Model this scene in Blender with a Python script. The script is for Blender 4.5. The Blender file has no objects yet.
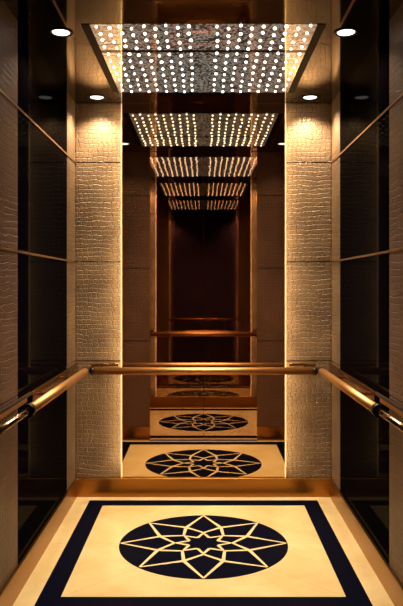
import bpy, bmesh, math
from mathutils import Vector, Matrix

scene = bpy.context.scene
C = scene.collection
PI = math.pi

# ------------------------------------------------------------------ sizes (metres)
CEIL = 2.347           # ceiling height
HW = 0.763             # half width of the cab at the wall faces
YF = -1.497            # front plane of the cab
YE = -1.90             # how far walls, floor and ceiling run forward
MY = 0.0               # plane of the looking glass, for the depth seen in it
L = MY - YF            # depth from looking glass to front
GB, GF = -0.267, -1.292  # dark glass panel on the side walls, back and front edge
COLX = 0.492           # inner edge of the leather columns
JOINTS = (0.808, 1.399, 1.990)
BASE = 0.111

# ------------------------------------------------------------------ node helpers
def new_mat(name):
    m = bpy.data.materials.new(name)
    m.use_nodes = True
    nt = m.node_tree
    return m, nt, nt.nodes['Principled BSDF'], nt.nodes['Material Output']

def setp(p, **kw):
    for k, v in kw.items():
        k = k.replace('_', ' ')
        if k in p.inputs:
            p.inputs[k].default_value = v

def rgba(c):
    return (c[0], c[1], c[2], 1.0)

def mat_simple(name, col, rough=0.4, metal=0.0, noise=0.0, nscale=12.0, spec=0.5, bump=0.0):
    m, nt, p, out = new_mat(name)
    setp(p, Roughness=rough, Metallic=metal)
    p.inputs['Specular IOR Level'].default_value = spec
    tc = nt.nodes.new('ShaderNodeTexCoord')
    nz = nt.nodes.new('ShaderNodeTexNoise')
    nz.inputs['Scale'].default_value = nscale
    nz.inputs['Detail'].default_value = 4
    nt.links.new(tc.outputs['Object'], nz.inputs['Vector'])
    rp = nt.nodes.new('ShaderNodeValToRGB')
    rp.color_ramp.elements[0].color = rgba([x * (1 - noise) for x in col])
    rp.color_ramp.elements[1].color = rgba([min(1, x * (1 + noise)) for x in col])
    nt.links.new(nz.outputs['Fac'], rp.inputs['Fac'])
    nt.links.new(rp.outputs['Color'], p.inputs['Base Color'])
    if bump:
        b = nt.nodes.new('ShaderNodeBump')
        b.inputs['Strength'].default_value = bump
        b.inputs['Distance'].default_value = 0.002
        nt.links.new(nz.outputs['Fac'], b.inputs['Height'])
        nt.links.new(b.outputs['Normal'], p.inputs['Normal'])
    return m

def mat_leather(name, c0, c1, rough=0.42, metal=0.15, bump=0.75):
    """embossed hide in rows of uneven rectangular scales"""
    m, nt, p, out = new_mat(name)
    N, LK = nt.nodes.new, nt.links.new
    tc = N('ShaderNodeTexCoord')
    sp = N('ShaderNodeSeparateXYZ'); LK(tc.outputs['Object'], sp.inputs[0])
    ad = N('ShaderNodeMath'); ad.operation = 'ADD'
    LK(sp.outputs['X'], ad.inputs[0]); LK(sp.outputs['Y'], ad.inputs[1])
    cb = N('ShaderNodeCombineXYZ'); LK(ad.outputs[0], cb.inputs['X']); LK(sp.outputs['Z'], cb.inputs['Y'])
    nz = N('ShaderNodeTexNoise'); nz.inputs['Scale'].default_value = 9.0; nz.inputs['Detail'].default_value = 3
    LK(cb.outputs[0], nz.inputs['Vector'])
    sb = N('ShaderNodeVectorMath'); sb.operation = 'SUBTRACT'; sb.inputs[1].default_value = (0.5, 0.5, 0.5)
    LK(nz.outputs['Color'], sb.inputs[0])
    sc_ = N('ShaderNodeVectorMath'); sc_.operation = 'MULTIPLY'; sc_.inputs[1].default_value = (0.040, 0.040, 0)
    LK(sb.outputs[0], sc_.inputs[0])
    av = N('ShaderNodeVectorMath'); av.operation = 'ADD'
    LK(cb.outputs[0], av.inputs[0]); LK(sc_.outputs[0], av.inputs[1])
    br = N('ShaderNodeTexBrick')
    br.offset = 0.18; br.squash = 1.0
    br.inputs['Scale'].default_value = 1.0
    br.inputs['Mortar Size'].default_value = 0.003
    br.inputs['Mortar Smooth'].default_value = 0.8
    br.inputs['Brick Width'].default_value = 0.029
    br.inputs['Row Height'].default_value = 0.027
    LK(av.outputs[0], br.inputs['Vector'])
    vo = N('ShaderNodeTexVoronoi'); vo.feature = 'F1'; vo.inputs['Scale'].default_value = 95
    LK(av.outputs[0], vo.inputs['Vector'])
    # height: scales (1 - mortar) with fine pebbling
    inv = N('ShaderNodeMath'); inv.operation = 'SUBTRACT'; inv.inputs[0].default_value = 1.0
    LK(br.outputs['Fac'], inv.inputs[1])
    mu = N('ShaderNodeMath'); mu.operation = 'MULTIPLY_ADD'; mu.inputs[1].default_value = -0.45
    LK(vo.outputs['Distance'], mu.inputs[0]); LK(inv.outputs[0], mu.inputs[2])
    bp = N('ShaderNodeBump'); bp.inputs['Strength'].default_value = bump; bp.inputs['Distance'].default_value = 0.004
    LK(mu.outputs[0], bp.inputs['Height']); LK(bp.outputs['Normal'], p.inputs['Normal'])
    n2 = N('ShaderNodeTexNoise'); n2.inputs['Scale'].default_value = 6; n2.inputs['Detail'].default_value = 5
    LK(cb.outputs[0], n2.inputs['Vector'])
    rp = N('ShaderNodeValToRGB')
    rp.color_ramp.elements[0].position = 0.3; rp.color_ramp.elements[0].color = rgba(c0)
    rp.color_ramp.elements[1].position = 0.7; rp.color_ramp.elements[1].color = rgba(c1)
    LK(n2.outputs['Fac'], rp.inputs['Fac'])
    mx = N('ShaderNodeMix'); mx.data_type = 'RGBA'; mx.blend_type = 'MULTIPLY'
    mf = N('ShaderNodeMath'); mf.operation = 'MULTIPLY'; mf.inputs[1].default_value = 0.28
    LK(br.outputs['Fac'], mf.inputs[0]); LK(mf.outputs[0], mx.inputs['Factor'])
    LK(rp.outputs['Color'], mx.inputs['A']); mx.inputs['B'].default_value = (0.3, 0.25, 0.2, 1)
    LK(mx.outputs['Result'], p.inputs['Base Color'])
    setp(p, Roughness=rough, Metallic=metal)
    return m

def mat_marble(name):
    m, nt, p, out = new_mat(name)
    N, LK = nt.nodes.new, nt.links.new
    tc = N('ShaderNodeTexCoord')
    nz = N('ShaderNodeTexNoise'); nz.inputs['Scale'].default_value = 3.2; nz.inputs['Detail'].default_value = 8
    nz.inputs['Roughness'].default_value = 0.62; nz.inputs['Distortion'].default_value = 0.6
    LK(tc.outputs['Object'], nz.inputs['Vector'])
    rp = N('ShaderNodeValToRGB')
    e = rp.color_ramp.elements
    e[0].position = 0.30; e[0].color = (0.66, 0.42, 0.155, 1)
    e[1].position = 0.72; e[1].color = (0.86, 0.63, 0.31, 1)
    LK(nz.outputs['Fac'], rp.inputs['Fac'])
    # thin slab joints: across the middle and along the diagonals
    sp = N('ShaderNodeSeparateXYZ'); LK(tc.outputs['Object'], sp.inputs[0])
    def math_(op, a, b=None):
        n = N('ShaderNodeMath'); n.operation = op
        for i, v in enumerate((a, b)):
            if v is None: continue
            if isinstance(v, (int, float)): n.inputs[i].default_value = v
            else: LK(v, n.inputs[i])
        return n.outputs[0]
    dy = math_('ABSOLUTE', math_('ADD', sp.outputs['Y'], 0.757))
    dx = math_('ABSOLUTE', sp.outputs['X'])
    l1 = math_('LESS_THAN', dy, 0.0016)
    l2 = math_('LESS_THAN', math_('ABSOLUTE', math_('SUBTRACT', dx, dy)), 0.0024)
    ln = math_('MULTIPLY', math_('MAXIMUM', l1, l2), 0.35)
    mx = N('ShaderNodeMix'); mx.data_type = 'RGBA'
    LK(ln, mx.inputs['Factor']); LK(rp.outputs['Color'], mx.inputs['A']); mx.inputs['B'].default_value = (0.35, 0.2, 0.07, 1)
    LK(mx.outputs['Result'], p.inputs['Base Color'])
    setp(p, Roughness=0.28)
    return m

def mat_emit(name, col, strength):
    m, nt, p, out = new_mat(name)
    setp(p, Base_Color=rgba(col), Roughness=0.4)
    p.inputs['Emission Color'].default_value = rgba(col)
    p.inputs['Emission Strength'].default_value = strength
    return m

def mat_pane(name, tint, gloss=0.04):
    m, nt, p, out = new_mat(name)
    nt.nodes.remove(p)
    t = nt.nodes.new('ShaderNodeBsdfTransparent'); t.inputs['Color'].default_value = rgba(tint)
    g = nt.nodes.new('ShaderNodeBsdfGlossy'); g.inputs['Roughness'].default_value = 0.03
    x = nt.nodes.new('ShaderNodeMixShader'); x.inputs[0].default_value = gloss
    nt.links.new(t.outputs[0], x.inputs[1]); nt.links.new(g.outputs[0], x.inputs[2])
    nt.links.new(x.outputs[0], out.inputs['Surface'])
    return m

M = {}
M['leather'] = mat_leather('bronze_embossed_leather', (0.130, 0.072, 0.039), (0.22, 0.132, 0.067))
M['leather_dark'] = mat_leather('brown_embossed_leather', (0.120, 0.055, 0.038), (0.17, 0.082, 0.055), rough=0.5, metal=0.2, bump=0.35)
M['leather_side'] = mat_leather('umber_embossed_leather', (0.12, 0.060, 0.038), (0.18, 0.090, 0.055))  # darker copy of the leather, weaker light on the front strips in its colour
m, nt, p, out = new_mat('smoked_black_glass'); M['dark_glass'] = m
setp(p, Base_Color=(0.003, 0.002, 0.0025, 1), Roughness=0.6); p.inputs['Specular IOR Level'].default_value = 0.0
g = nt.nodes.new('ShaderNodeBsdfGlossy'); g.inputs['Roughness'].default_value = 0.04
x = nt.nodes.new('ShaderNodeMixShader'); x.inputs[0].default_value = 0.015
nt.links.new(p.outputs[0], x.inputs[1]); nt.links.new(g.outputs[0], x.inputs[2]); nt.links.new(x.outputs[0], out.inputs['Surface'])
M['marble'] = mat_marble('cream_marble')
M['granite'] = mat_simple('black_granite', (0.0025, 0.0028, 0.009), 0.4, 0.0, 0.5, 180, spec=0.02)
M['inlay'] = mat_simple('cream_inlay', (0.80, 0.57, 0.27), 0.3, 0.0, 0.08, 10)
M['brass'] = mat_simple('satin_brass', (0.36, 0.165, 0.040), 0.30, 1.0, 0.08, 5)
M['rail'] = mat_simple('polished_bronze', (0.62, 0.31, 0.115), 0.44, 1.0, 0.06, 8)
M['plate'] = mat_simple('brown_bronze', (0.30, 0.14, 0.05), 0.25, 1.0, 0.1, 8)
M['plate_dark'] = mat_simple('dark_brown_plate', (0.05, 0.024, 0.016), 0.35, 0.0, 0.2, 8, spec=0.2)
M['chrome'] = mat_simple('bright_metal', (0.30, 0.21, 0.13), 0.15, 1.0, 0.05, 8)
M['dark_metal'] = mat_simple('dark_bronze_metal', (0.018, 0.011, 0.010), 0.3, 0.6, 0.2, 8)
M['trim'] = mat_simple('bronze_trim', (0.55, 0.33, 0.16), 0.3, 1.0, 0.1, 8)
M['ceiling'] = mat_simple('polished_bronze_ceiling', (0.20, 0.165, 0.112), 0.06, 1.0, 0.05, 3)
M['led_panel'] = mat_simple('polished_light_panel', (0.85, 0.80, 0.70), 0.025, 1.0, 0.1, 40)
M['panel_side'] = mat_simple('dark_plum_edge', (0.012, 0.007, 0.012), 0.5, 0.0, 0.2, 8, spec=0.1)
nt = M['led_panel'].node_tree; p = nt.nodes['Principled BSDF']
v = nt.nodes.new('ShaderNodeTexVoronoi'); v.inputs['Scale'].default_value = 75
tc = nt.nodes.new('ShaderNodeTexCoord'); nt.links.new(tc.outputs['Object'], v.inputs['Vector'])
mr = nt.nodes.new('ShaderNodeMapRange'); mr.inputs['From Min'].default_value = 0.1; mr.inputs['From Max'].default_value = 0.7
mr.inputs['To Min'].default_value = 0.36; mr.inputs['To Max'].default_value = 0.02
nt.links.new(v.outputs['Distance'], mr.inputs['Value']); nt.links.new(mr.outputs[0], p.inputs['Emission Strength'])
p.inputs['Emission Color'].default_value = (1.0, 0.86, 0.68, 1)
M['led'] = mat_emit('led_crystal', (1.0, 0.95, 0.86), 3.6)
M['lens'] = mat_emit('downlight_lens', (1.0, 0.96, 0.88), 3.0)
M['edge_light'] = mat_emit('warm_edge_light', (1.0, 0.66, 0.27), 0.55)
M['wall'] = mat_simple('dark_backing', (0.02, 0.012, 0.008), 0.6, 0.0, 0.2, 6)
M['mirror'] = mat_pane('looking_glass', (0.74, 0.65, 0.53), 0.0)
M['door_glass'] = mat_pane('dark_polished_door', (0.76, 0.69, 0.68), 0.0)
M['plum'] = mat_simple('dark_plum_panel', (0.10, 0.070, 0.15), 0.5, 0.0, 0.2, 3, spec=0.1)  # plum colour stands in for the dim reflections beyond the last built cab
M['sill'] = mat_simple('steel_blue_sill', (0.13, 0.15, 0.50), 0.35, 1.0, 0.1, 8)  # blue gleam on the sill put into its base colour
for k in ('led', 'led_panel'):
    M[k].cycles.emission_sampling = 'NONE'

# ------------------------------------------------------------------ mesh helpers
def box(bm, x0, x1, y0, y1, z0, z1, bevel=0.0):
    r = bmesh.ops.create_cube(bm, size=1.0)
    vs = r['verts']
    bmesh.ops.scale(bm, vec=(abs(x1 - x0), abs(y1 - y0), abs(z1 - z0)), verts=vs)
    bmesh.ops.translate(bm, vec=((x0 + x1) / 2, (y0 + y1) / 2, (z0 + z1) / 2), verts=vs)
    if bevel:
        es = list({e for v in vs for e in v.link_edges})
        bmesh.ops.bevel(bm, geom=es, offset=bevel, segments=3, profile=0.5, affect='EDGES')

def frame_of(d):
    d = d.normalized()
    up = Vector((0, 0, 1)) if abs(d.z) < 0.9 else Vector((1, 0, 0))
    a = d.cross(up).normalized()
    return a, a.cross(d).normalized()

def tube(bm, pts, r, seg=20, cap=True):
    """swept round tube along points; r a number or one radius per point"""
    pts = [Vector(p) for p in pts]
    rs = r if isinstance(r, (list, tuple)) else [r] * len(pts)
    rings = []
    for i, p in enumerate(pts):
        if i == 0: d = pts[1] - pts[0]
        elif i == len(pts) - 1: d = pts[-1] - pts[-2]
        else: d = (pts[i + 1] - p).normalized() + (p - pts[i - 1]).normalized()
        a, b = frame_of(d)
        rings.append([bm.verts.new(p + (a * math.cos(t) + b * math.sin(t)) * rs[i])
                      for t in (2 * PI * k / seg for k in range(seg))])
    for q0, q1 in zip(rings, rings[1:]):
        for k in range(seg):
            f = bm.faces.new((q0[k], q0[(k + 1) % seg], q1[(k + 1) % seg], q1[k])); f.smooth = True
    if cap:
        bm.faces.new(list(reversed(rings[0]))); bm.faces.new(rings[-1])

def lathe(bm, prof, loc, seg=32):
    """profile of (radius, z) turned about a vertical axis"""
    rings = []
    for rr, z in prof:
        if rr < 1e-6:
            rings.append([bm.verts.new((loc[0], loc[1], loc[2] + z))])
        else:
            rings.append([bm.verts.new((loc[0] + rr * math.cos(2 * PI * k / seg), loc[1] + rr * math.sin(2 * PI * k / seg), loc[2] + z)) for k in range(seg)])
    for a, b in zip(rings, rings[1:]):
        for k in range(seg):
            k2 = (k + 1) % seg
            if len(a) == 1 and len(b) == 1: continue
            if len(a) == 1: f = bm.faces.new((a[0], b[k], b[k2]))
            elif len(b) == 1: f = bm.faces.new((a[k], a[k2], b[0]))
            else: f = bm.faces.new((a[k], a[k2], b[k2], b[k]))
            f.smooth = True

def obj(name, bm, mat, parent=None, label=None):
    bmesh.ops.recalc_face_normals(bm, faces=bm.faces[:])
    me = bpy.data.meshes.new(name)
    bm.to_mesh(me); bm.free()
    me.materials.append(mat)
    o = bpy.data.objects.new(name, me)
    C.objects.link(o)
    if parent: 
        o.parent = parent
        o.matrix_parent_inverse = Matrix.Translation(-Vector(parent.location))
    if label: o['label'] = label
    return o

def B(*boxes, bevel=0.0):
    bm = bmesh.new()
    for b in boxes: box(bm, *b, bevel=bevel)
    return bm

def tag(o, label, cat, group=None):
    o['label'] = label; o['category'] = cat
    if group: o['group'] = group
    return o

def thing(name, label, cat, loc=(0, 0, 0), group=None):
    o = bpy.data.objects.new(name, None); C.objects.link(o)
    o.location = loc
    o.empty_display_size = 0.1
    return tag(o, label, cat, group)

def struct(o, label=None):
    o['kind'] = 'structure'
    if label: o['label'] = label
    return o

REAL = []        # top-level things and structure, shown again in the looking glass

# ------------------------------------------------------------------ floor
floor = struct(obj('floor', B((-0.86, 0.86, YF, 0.0, -0.05, 0.0)), M['marble']), 'cream marble elevator floor with black border and star medallion')
REAL.append(floor)
sl = struct(obj('trim_sill', B((-0.86, 0.86, YE, YF - 0.0005, -0.05, 0.0)), M['dark_metal']), 'dark metal sill at the cab entrance')
bx, bi = 0.666, 0.577
y0, y1, t = -1.428, -0.084, 0.092
obj('granite_border', B((-bx, bx, y0, y0 + t, -0.01, 0.0012), (-bx, bx, y1 - t, y1, -0.01, 0.0012),
                        (-bx, -bi, y0 + t, y1 - t, -0.01, 0.0012), (bi, bx, y0 + t, y1 - t, -0.01, 0.0012)),
    M['granite'], floor, 'black granite band framing the floor')
MC = (0.0, -0.757); MR = 0.410
bm = bmesh.new()
lathe(bm, [(0, 0.0014), (MR, 0.0014), (MR, -0.005)], (MC[0], MC[1], 0), 96)
for f in bm.faces: f.smooth = False
med = obj('medallion', bm, M['granite'], floor, 'round black medallion inlaid with a star')

def pol(r, deg):
    a = math.radians(deg)
    return Vector((MC[0] + MR * r * math.cos(a), MC[1] + MR * r * math.sin(a), 0))

def stroke(bm, p, q, w0, w1, z=0.0022):
    d = (q - p).normalized(); n = Vector((-d.y, d.x, 0))
    vs = [p + n * w0 / 2, p - n * w0 / 2, q - n * w1 / 2, q + n * w1 / 2]
    bm.faces.new([bm.verts.new((v.x, v.y, z)) for v in vs])

bm = bmesh.new()
W = 0.0165
for k in range(8):
    a = 45 * k
    tip, inn = pol(0.985, a), pol(0.345, a)
    for s in (-1, 1):
        val = pol(0.575, a + 22.5 * s)
        stroke(bm, tip, val, W * 0.6, W * 1.15, 0.0022 + 0.0001 * (s + 1))
        stroke(bm, val, inn, W * 1.1, W * 0.8, 0.0026 + 0.0001 * (s + 1))
        # small star round the centre
        v2 = pol(0.185, a + 22.5 * s)
        stroke(bm, pol(0.33, a), v2, W * 0.7, W * 1.0, 0.0030 + 0.0001 * (s + 1))
obj('star_inlay', bm, M['inlay'], med, 'cream eight-pointed star of inlaid lines')

# ------------------------------------------------------------------ ceiling
ceil = struct(obj('ceiling', B((-0.86, 0.86, YF - 0.03, 0.0, CEIL, CEIL + 0.05)), M['ceiling']), 'polished bronze elevator ceiling')
REAL.append(ceil)
header = struct(obj('trim_header', B((-0.86, 0.86, YE, YF - 0.031, CEIL - 0.002, CEIL + 0.05)), M['dark_metal']), 'dark metal head strip at the cab entrance')

# ------------------------------------------------------------------ walls
for side, s in (('left', -1), ('right', 1)):
    def bxs(x0, x1, *r):
        return (min(s * x0, s * x1), max(s * x0, s * x1)) + r
    w = struct(obj('wall_' + side, B(bxs(HW + 0.004, 0.86, YE, 0.0, 0.0, CEIL)), M['wall']), side + ' side wall of the elevator cab')
    REAL.append(w)
    zs = [BASE] + [z for z in JOINTS] + [CEIL]
    for za, zb in zip(zs, zs[1:]):
        a = za + (0.003 if za != BASE else 0); b = zb - (0.003 if zb != CEIL else 0)
        obj('leather_panel', B(bxs(HW, HW + 0.012, GB, -0.0105, a, b), bevel=0.001), M['leather'], w)
        obj('leather_panel', B(bxs(HW, HW + 0.012, YE, GF, a, b), bevel=0.001), M['leather_side'], w)
    g = obj('glass_panel', B(bxs(HW + 0.001, HW + 0.0035, GF + 0.0005, GB - 0.0005, BASE, CEIL - 0.001)), M['dark_glass'])
    tag(g, 'tall black smoked glass panel on the %s wall' % side, 'glass panel', 'smoked glass side panels')
    REAL.append(g)
    for i, z in enumerate(JOINTS[1:]):
        n = 1 + i + (0 if s < 0 else 2)
        tr = struct(obj('trim_%d' % n, B(bxs(HW - 0.004, HW - 0.0002, YE, -0.011, z - 0.005, z + 0.005), bevel=0.001), M['trim']),
                    'thin bronze strip across the %s wall, %s' % (side, 'lower of two' if i == 0 else 'upper of two'))
        REAL.append(tr)
    b = struct(obj('baseboard_' + side, B(bxs(HW - 0.012, HW - 0.0002, YE, -0.0205, 0.0, BASE), bevel=0.002), M['brass']), 'brass skirting along the %s wall' % side)
    REAL.append(b)
b = struct(obj('baseboard_back', B((-HW + 0.0005, HW - 0.0005, -0.020, -0.002, 0.0, BASE), bevel=0.002), M['brass']), 'brass skirting under the mirror and columns')
REAL.append(b)
wb = struct(obj('wall_back', B((-0.86, -COLX, 0.0, 0.02, 0.0, CEIL), (COLX, 0.86, 0.0, 0.02, 0.0, CEIL)), M['wall']), 'back wall behind the leather columns')

# leather columns either side of the mirror
for side, s in (('left', -1), ('right', 1)):
    c = thing('leather_column', 'bronze embossed leather column %s of the tall mirror' % side, 'column', (s * (COLX + HW) / 2, -0.008, BASE), 'leather columns flanking the mirror')
    zs = [BASE] + [z for z in JOINTS] + [CEIL]
    for za, zb in zip(zs, zs[1:]):
        a = za + (0.003 if za != BASE else 0.0005); b_ = zb - (0.003 if zb != CEIL else 0.0005)
        obj('leather_panel', B((min(s * COLX, s * (HW - 0.0005)), max(s * COLX, s * (HW - 0.0005)), -0.010, -0.001, a, b_), bevel=0.003), M['leather'], c)
    obj('edge_light', B((min(s * (COLX - 0.004), s * (COLX - 0.0005)), max(s * (COLX - 0.004), s * (COLX - 0.0005)), -0.012, -0.001, BASE + 0.001, CEIL - 0.001)),
        M['edge_light'], c, 'warm glowing strip along the column edge')
    REAL.append(c)

# ------------------------------------------------------------------ ceiling lights
PX, PS = 0.474, 0.510
SEAM = -0.926
panels = [('left', 'front', -1, -1.2575, SEAM - 0.018, 4), ('right', 'front', 1, -1.2575, SEAM - 0.018, 4),
          ('left', 'rear', -1, SEAM + 0.018, -0.245, 7), ('right', 'rear', 1, SEAM + 0.018, -0.245, 7)]
led_bm = bmesh.new()
lathe(led_bm, [(0.0, -0.0065), (0.004, -0.0055), (0.0068, -0.003), (0.0075, 0.0)], (0, 0, 0), 10)
led_me = bpy.data.meshes.new('led'); led_bm.to_mesh(led_me); led_bm.free(); led_me.materials.append(M['led'])
import random
rnd = random.Random(5)
for lr, fr, s, ya, yb, rows in panels:
    t_ = thing('ceiling_light', 'square ceiling panel of bright LED dots, %s %s of four' % (fr, lr), 'ceiling light',
               (s * 0.25, (ya + yb) / 2, CEIL), 'LED ceiling panels')
    xa, xb = sorted((s * 0.0, s * PX))
    obj('panel', B((xa, xb, ya, yb, CEIL - 0.0015, CEIL - 0.0002)), M['led_panel'], t_)
    xa, xb = sorted((s * (PX + 0.0003), s * PS))
    obj('frame', B((xa, xb, ya - (0.0 if fr == 'front' else 0.018), yb + (0.0 if fr == 'rear' else 0.018), CEIL - 0.003, CEIL - 0.0002)), M['panel_side'], t_, 'dark plum edge of the panel')
    for i in range(9):
        for j in range(rows):
            o = bpy.data.objects.new('led', led_me); C.objects.link(o)
            o.parent = t_
            o.matrix_parent_inverse = Matrix.Translation(-Vector(t_.location))
            x = s * (0.060 + 0.0485 * i + rnd.uniform(-0.004, 0.004))
            y = ya + 0.03 + (yb - ya - 0.06) * j / (rows - 1) + rnd.uniform(-0.008, 0.008) + (0.012 if i % 2 else -0.012)
            o.location = (x, y, CEIL - 0.0016)
            k = rnd.uniform(0.75, 1.15); o.scale = (k, k, 1)
    REAL.append(t_)

lights = []
def spot(name, loc, energy, size, blend, col, radius=0.03, parent=None, tilt=(0, 0, 0)):
    d = bpy.data.lights.new(name, 'SPOT'); d.energy = energy; d.spot_size = size; d.spot_blend = blend
    d.color = col; d.shadow_soft_size = radius
    o = bpy.data.objects.new(name, d); C.objects.link(o); o.location = loc; o.rotation_euler = tilt
    lights.append(o); return o

for x, y, where in ((-0.611, -1.167, 'front left'), (0.611, -1.167, 'front right'), (-0.615, -0.142, 'rear left, above the left column'), (0.615, -0.142, 'rear right, above the right column')):
    t_ = thing('downlight', 'small round white ceiling downlight, ' + where, 'downlight', (x, y, CEIL), 'recessed downlights')
    bm = bmesh.new(); lathe(bm, [(0.038, -0.0002), (0.038, -0.003), (0.046, -0.006), (0.053, -0.003), (0.053, -0.0002)], (x, y, CEIL), 32)
    obj('trim_ring', bm, M['dark_metal'], t_, 'dark ring round the lamp')
    bm = bmesh.new(); lathe(bm, [(0.0, -0.004), (0.037, -0.003), (0.037, -0.0004)], (x, y, CEIL), 32)
    obj('lens', bm, M['lens'], t_, 'glowing white lens')
    REAL.append(t_)
    spot('downlight_lamp', (x, y, CEIL - 0.012), 52 if y > -0.5 else 8, math.radians(125), 0.6, (1.0, 0.84, 0.58))

def area(name, loc, sx, sy, energy, col):
    d = bpy.data.lights.new(name, 'AREA'); d.shape = 'RECTANGLE'; d.size = sx; d.size_y = sy; d.energy = energy; d.color = col
    o = bpy.data.objects.new(name, d); C.objects.link(o); o.location = loc
    lights.append(o); return o
area('led_panel_lamp', (0, -0.86, CEIL - 0.014), 0.85, 0.75, 24, (1.0, 0.90, 0.72))
lights[-1].data.spread = math.radians(104)
for s in (-1, 1):   # unseen linear lamps added along each column's inner edge to wash the leather
    a_ = area('column_edge_lamp', (s * (COLX - 0.012), -0.075, (BASE + CEIL) / 2), 0.012, CEIL - BASE - 0.1, 4.0, (1.0, 0.77, 0.42))
    d_ = Vector((s * 0.75, 0.66, 0.0))
    a_.rotation_euler = d_.to_track_quat('-Z', 'Y').to_euler()

# ------------------------------------------------------------------ handrails
RZ = 0.763
for side, s in (('left', -1), ('right', 1)):
    t_ = thing('handrail', 'bronze tube handrail along the %s wall' % side, 'handrail', (s * 0.69, -0.75, RZ), 'side handrails')
    bm = bmesh.new(); tube(bm, [(s * 0.682, -0.152, RZ), (s * 0.695, -1.363, RZ)], 0.0215, 28)
    obj('tube', bm, M['rail'], t_)
    bm = bmesh.new(); tube(bm, [(s * 0.681, -0.120, RZ), (s * 0.682, -0.153, RZ)], 0.0235, 24)
    obj('collar', bm, M['dark_metal'], t_, 'dark collar at the corner')
    bm = bmesh.new(); tube(bm, [(s * 0.695, -1.364, RZ), (s * 0.6955, -1.400, RZ)], 0.0265, 24)
    obj('collar', bm, M['dark_metal'], t_, 'dark collar at the near end')
    bm = bmesh.new(); tube(bm, [(s * 0.6955, -1.399, RZ), (s * 0.697, -1.44, RZ - 0.001), (s * 0.702, -1.86, RZ - 0.001)], [0.020, 0.0135, 0.0135], 20)
    obj('end_tube', bm, M['chrome'], t_, 'slimmer shiny tube running on past the collar')
    def bxs(x0, x1, *r):
        return (min(s * x0, s * x1), max(s * x0, s * x1)) + r
    obj('back_plate', B(bxs(0.747, HW - 0.0045, -1.109, -0.012, 0.715, 0.797), bevel=0.002), M['plate'], t_, 'flat brown bronze plate on the wall')
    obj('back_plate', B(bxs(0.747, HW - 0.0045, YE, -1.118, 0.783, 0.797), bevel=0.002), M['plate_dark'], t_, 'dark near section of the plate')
    obj('lower_strip', B(bxs(0.747, HW - 0.0045, YE, -1.2, 0.766, 0.7825), bevel=0.001), M['rail'], t_, 'gold strip under the dark plate')
    for yy in (-0.35, -0.9):
        bm = bmesh.new(); tube(bm, [(s * 0.69, yy, RZ - 0.004), (s * 0.748, yy, RZ - 0.012)], 0.008, 14)
        obj('bracket', bm, M['plate'], t_)
    REAL.append(t_)
t_ = thing('handrail', 'straight bronze tube handrail across the back mirror', 'handrail', (0, -0.120, RZ))
bm = bmesh.new(); tube(bm, [(-0.635, -0.120, RZ), (0.635, -0.120, RZ)], 0.0215, 28)
obj('tube', bm, M['rail'], t_)
for s in (-1, 1):
    bm = bmesh.new(); tube(bm, [(s * 0.634, -0.120, RZ), (s * 0.656, -0.120, RZ)], 0.0235, 24)
    obj('collar', bm, M['dark_metal'], t_, 'dark collar at the corner')
    obj('mounting_plate', B((min(s * 0.50, s * 0.665), max(s * 0.50, s * 0.665), -0.040, -0.0105, 0.782, 0.797), bevel=0.002), M['plate'], t_, 'flat bar fixed to the column')
    bm = bmesh.new(); tube(bm, [(s * 0.60, -0.120, RZ), (s * 0.60, -0.039, 0.789)], 0.008, 14)
    obj('bracket', bm, M['plate'], t_)
REAL.append(t_)

# ------------------------------------------------------------------ the looking glass on the back wall
mirror = thing('wall_mirror', 'tall mirror between the leather columns repeating the cab in depth', 'mirror', (0, 0, BASE))
obj('mirror_pane', B((-COLX + 0.008, COLX - 0.008, -0.0015, -0.0005, BASE, CEIL - 0.001)), M['mirror'], mirror)

def joined(name, root):
    """one mesh holding a whole thing, for the glass"""
    me = bpy.data.meshes.new(name); bm = bmesh.new(); mats = []
    def add(o):
        if o.type == 'MESH':
            tmp = o.data.copy(); tmp.transform(o.matrix_world)
            base = []
            for m in o.data.materials:
                if m not in mats: mats.append(m)
                base.append(mats.index(m))
            n0 = len(bm.faces)
            bm.from_mesh(tmp)
            bm.faces.ensure_lookup_table()
            for f in bm.faces[n0:]: f.material_index = base[min(f.material_index, len(base) - 1)]
            bpy.data.meshes.remove(tmp)
        for ch in o.children: add(ch)
    add(root)
    bm.to_mesh(me); bm.free()
    for m in mats: me.materials.append(m)
    return me

bpy.context.view_layer.update()
parts = []
for r in REAL:
    nm = r.name.split('.')[0]
    for tail in ('_left', '_right', '_back', '_1', '_2', '_3', '_4'):
        if nm.endswith(tail): nm = nm[:-len(tail)]
    parts.append(('reflected_' + nm, joined('reflected_' + nm, r)))
# front of the cab: leather returns and polished doors
DX = 0.436
ret_mes = []
for s in (-1, 1):
    bmr = bmesh.new()
    xa, xb = min(s * DX, s * HW), max(s * DX, s * HW)
    box(bmr, xa, xb, YF, YF + 0.012, 0.0, CEIL)
    n0 = len(bmr.faces)
    box(bmr, xa, xb, YF + 0.012, YF + 0.02, 0, BASE)
    n1 = len(bmr.faces)
    for z in JOINTS: box(bmr, xa, xb, YF + 0.0121, YF + 0.0126, z - 0.004, z + 0.004)
    bmr.faces.ensure_lookup_table()
    for f in bmr.faces[n0:n1]: f.material_index = 1
    for f in bmr.faces[n1:]: f.material_index = 2
    me = bpy.data.meshes.new('reflected_front_panel'); bmr.to_mesh(me); bmr.free()
    for k in ('leather_dark', 'plate', 'wall'): me.materials.append(M[k])
    ret_mes.append(me)
door_me = bpy.data.meshes.new('reflected_door')
bmd = bmesh.new()
for s in (-1, 1):
    box(bmd, min(s * 0.0015, s * DX), max(s * 0.0015, s * DX), YF + 0.0005, YF + 0.0025, 0.0, CEIL)
n0 = len(bmd.faces)
box(bmd, -0.0014, 0.0014, YF + 0.0005, YF + 0.0025, 0.0, CEIL)
bmd.faces.ensure_lookup_table()
for f in bmd.faces[n0:]: f.material_index = 1
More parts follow.
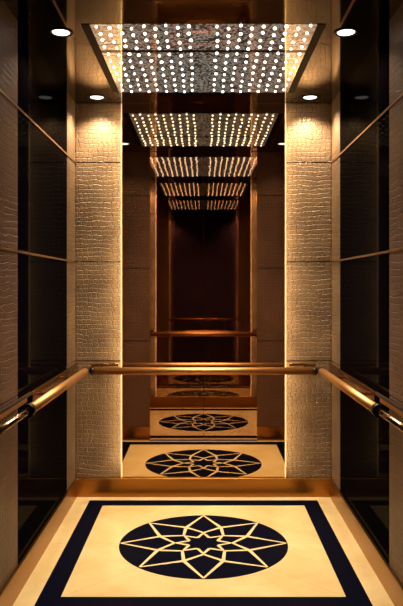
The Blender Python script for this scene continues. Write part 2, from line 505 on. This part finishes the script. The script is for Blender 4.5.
bmd.to_mesh(door_me); bmd.free(); door_me.materials.append(M['door_glass']); door_me.materials.append(M['dark_metal'])
sill_me = bpy.data.meshes.new('reflected_sill')
bms = bmesh.new(); box(bms, -DX, DX, YF, YF + 0.045, 0.0, 0.004); bms.to_mesh(sill_me); bms.free(); sill_me.materials.append(M['sill'])
fin_me = bpy.data.meshes.new('reflected_end')
bmf = bmesh.new(); box(bmf, -HW, HW, 0.0, 0.01, 0.0, CEIL); bmf.to_mesh(fin_me); bmf.free(); fin_me.materials.append(M['plum'])
pane_me = bpy.data.meshes.new('reflected_mirror_pane')
bmp = bmesh.new(); box(bmp, -COLX + 0.008, COLX - 0.008, MY + 0.0005, MY + 0.0015, BASE, CEIL - 0.001); bmp.to_mesh(pane_me); bmp.free(); pane_me.materials.append(M['mirror'])

NB = 4
for k in range(1, NB + 1):
    e = bpy.data.objects.new('reflected_cab', None); C.objects.link(e)
    e.parent = mirror
    e.empty_display_size = 0.1
    e.matrix_parent_inverse = Matrix.Translation(-Vector(mirror.location))
    if k % 2:
        e.location = (0, 2 * MY + (k - 1) * L, 0); e.scale = (1, -1, 1)
    else:
        e.location = (0, k * L, 0)
    def put(nm, me):
        o = bpy.data.objects.new(nm, me); C.objects.link(o); o.parent = e
        return o
    for nm, me in parts: put(nm, me)
    if k % 2:
        [put('reflected_front_panel', m_) for m_ in ret_mes]; put('reflected_door', door_me); put('reflected_sill', sill_me)
    elif k < NB:
        put('reflected_mirror_pane', pane_me)
    if k == NB:
        put('reflected_end', fin_me)
    for lo in lights:
        if 'edge' in lo.name and k % 2: continue
        l2 = lo.copy(); C.objects.link(l2)
        if 'edge' in lo.name:
            l2.data = lo.data.copy(); l2.data.energy *= 0.7
        y = lo.location.y
        l2.location = (lo.location.x, (2 * MY - y + (k - 1) * L) if k % 2 else (y + k * L), lo.location.z)

# ------------------------------------------------------------------ world and camera
w = bpy.data.worlds.new('World'); scene.world = w; w.use_nodes = True
bg = w.node_tree.nodes['Background']
bg.inputs['Color'].default_value = (1.0, 0.72, 0.5, 1); bg.inputs['Strength'].default_value = 0.006

cam = bpy.data.cameras.new('Camera'); co = bpy.data.objects.new('Camera', cam); C.objects.link(co)
co.location = (0, -4.13, 1.262); co.rotation_euler = (PI / 2, 0, 0)
cam.sensor_fit = 'VERTICAL'; cam.sensor_height = 36.0; cam.lens = 691.0 / 606.0 * 36.0
cam.shift_x = -2.0 / 606.0
cam.shift_y = -18.0 / 606.0
cam.clip_start = 0.05; cam.clip_end = 60
scene.camera = co
scene.view_settings.view_transform = 'Standard'
scene.view_settings.exposure = 0.0
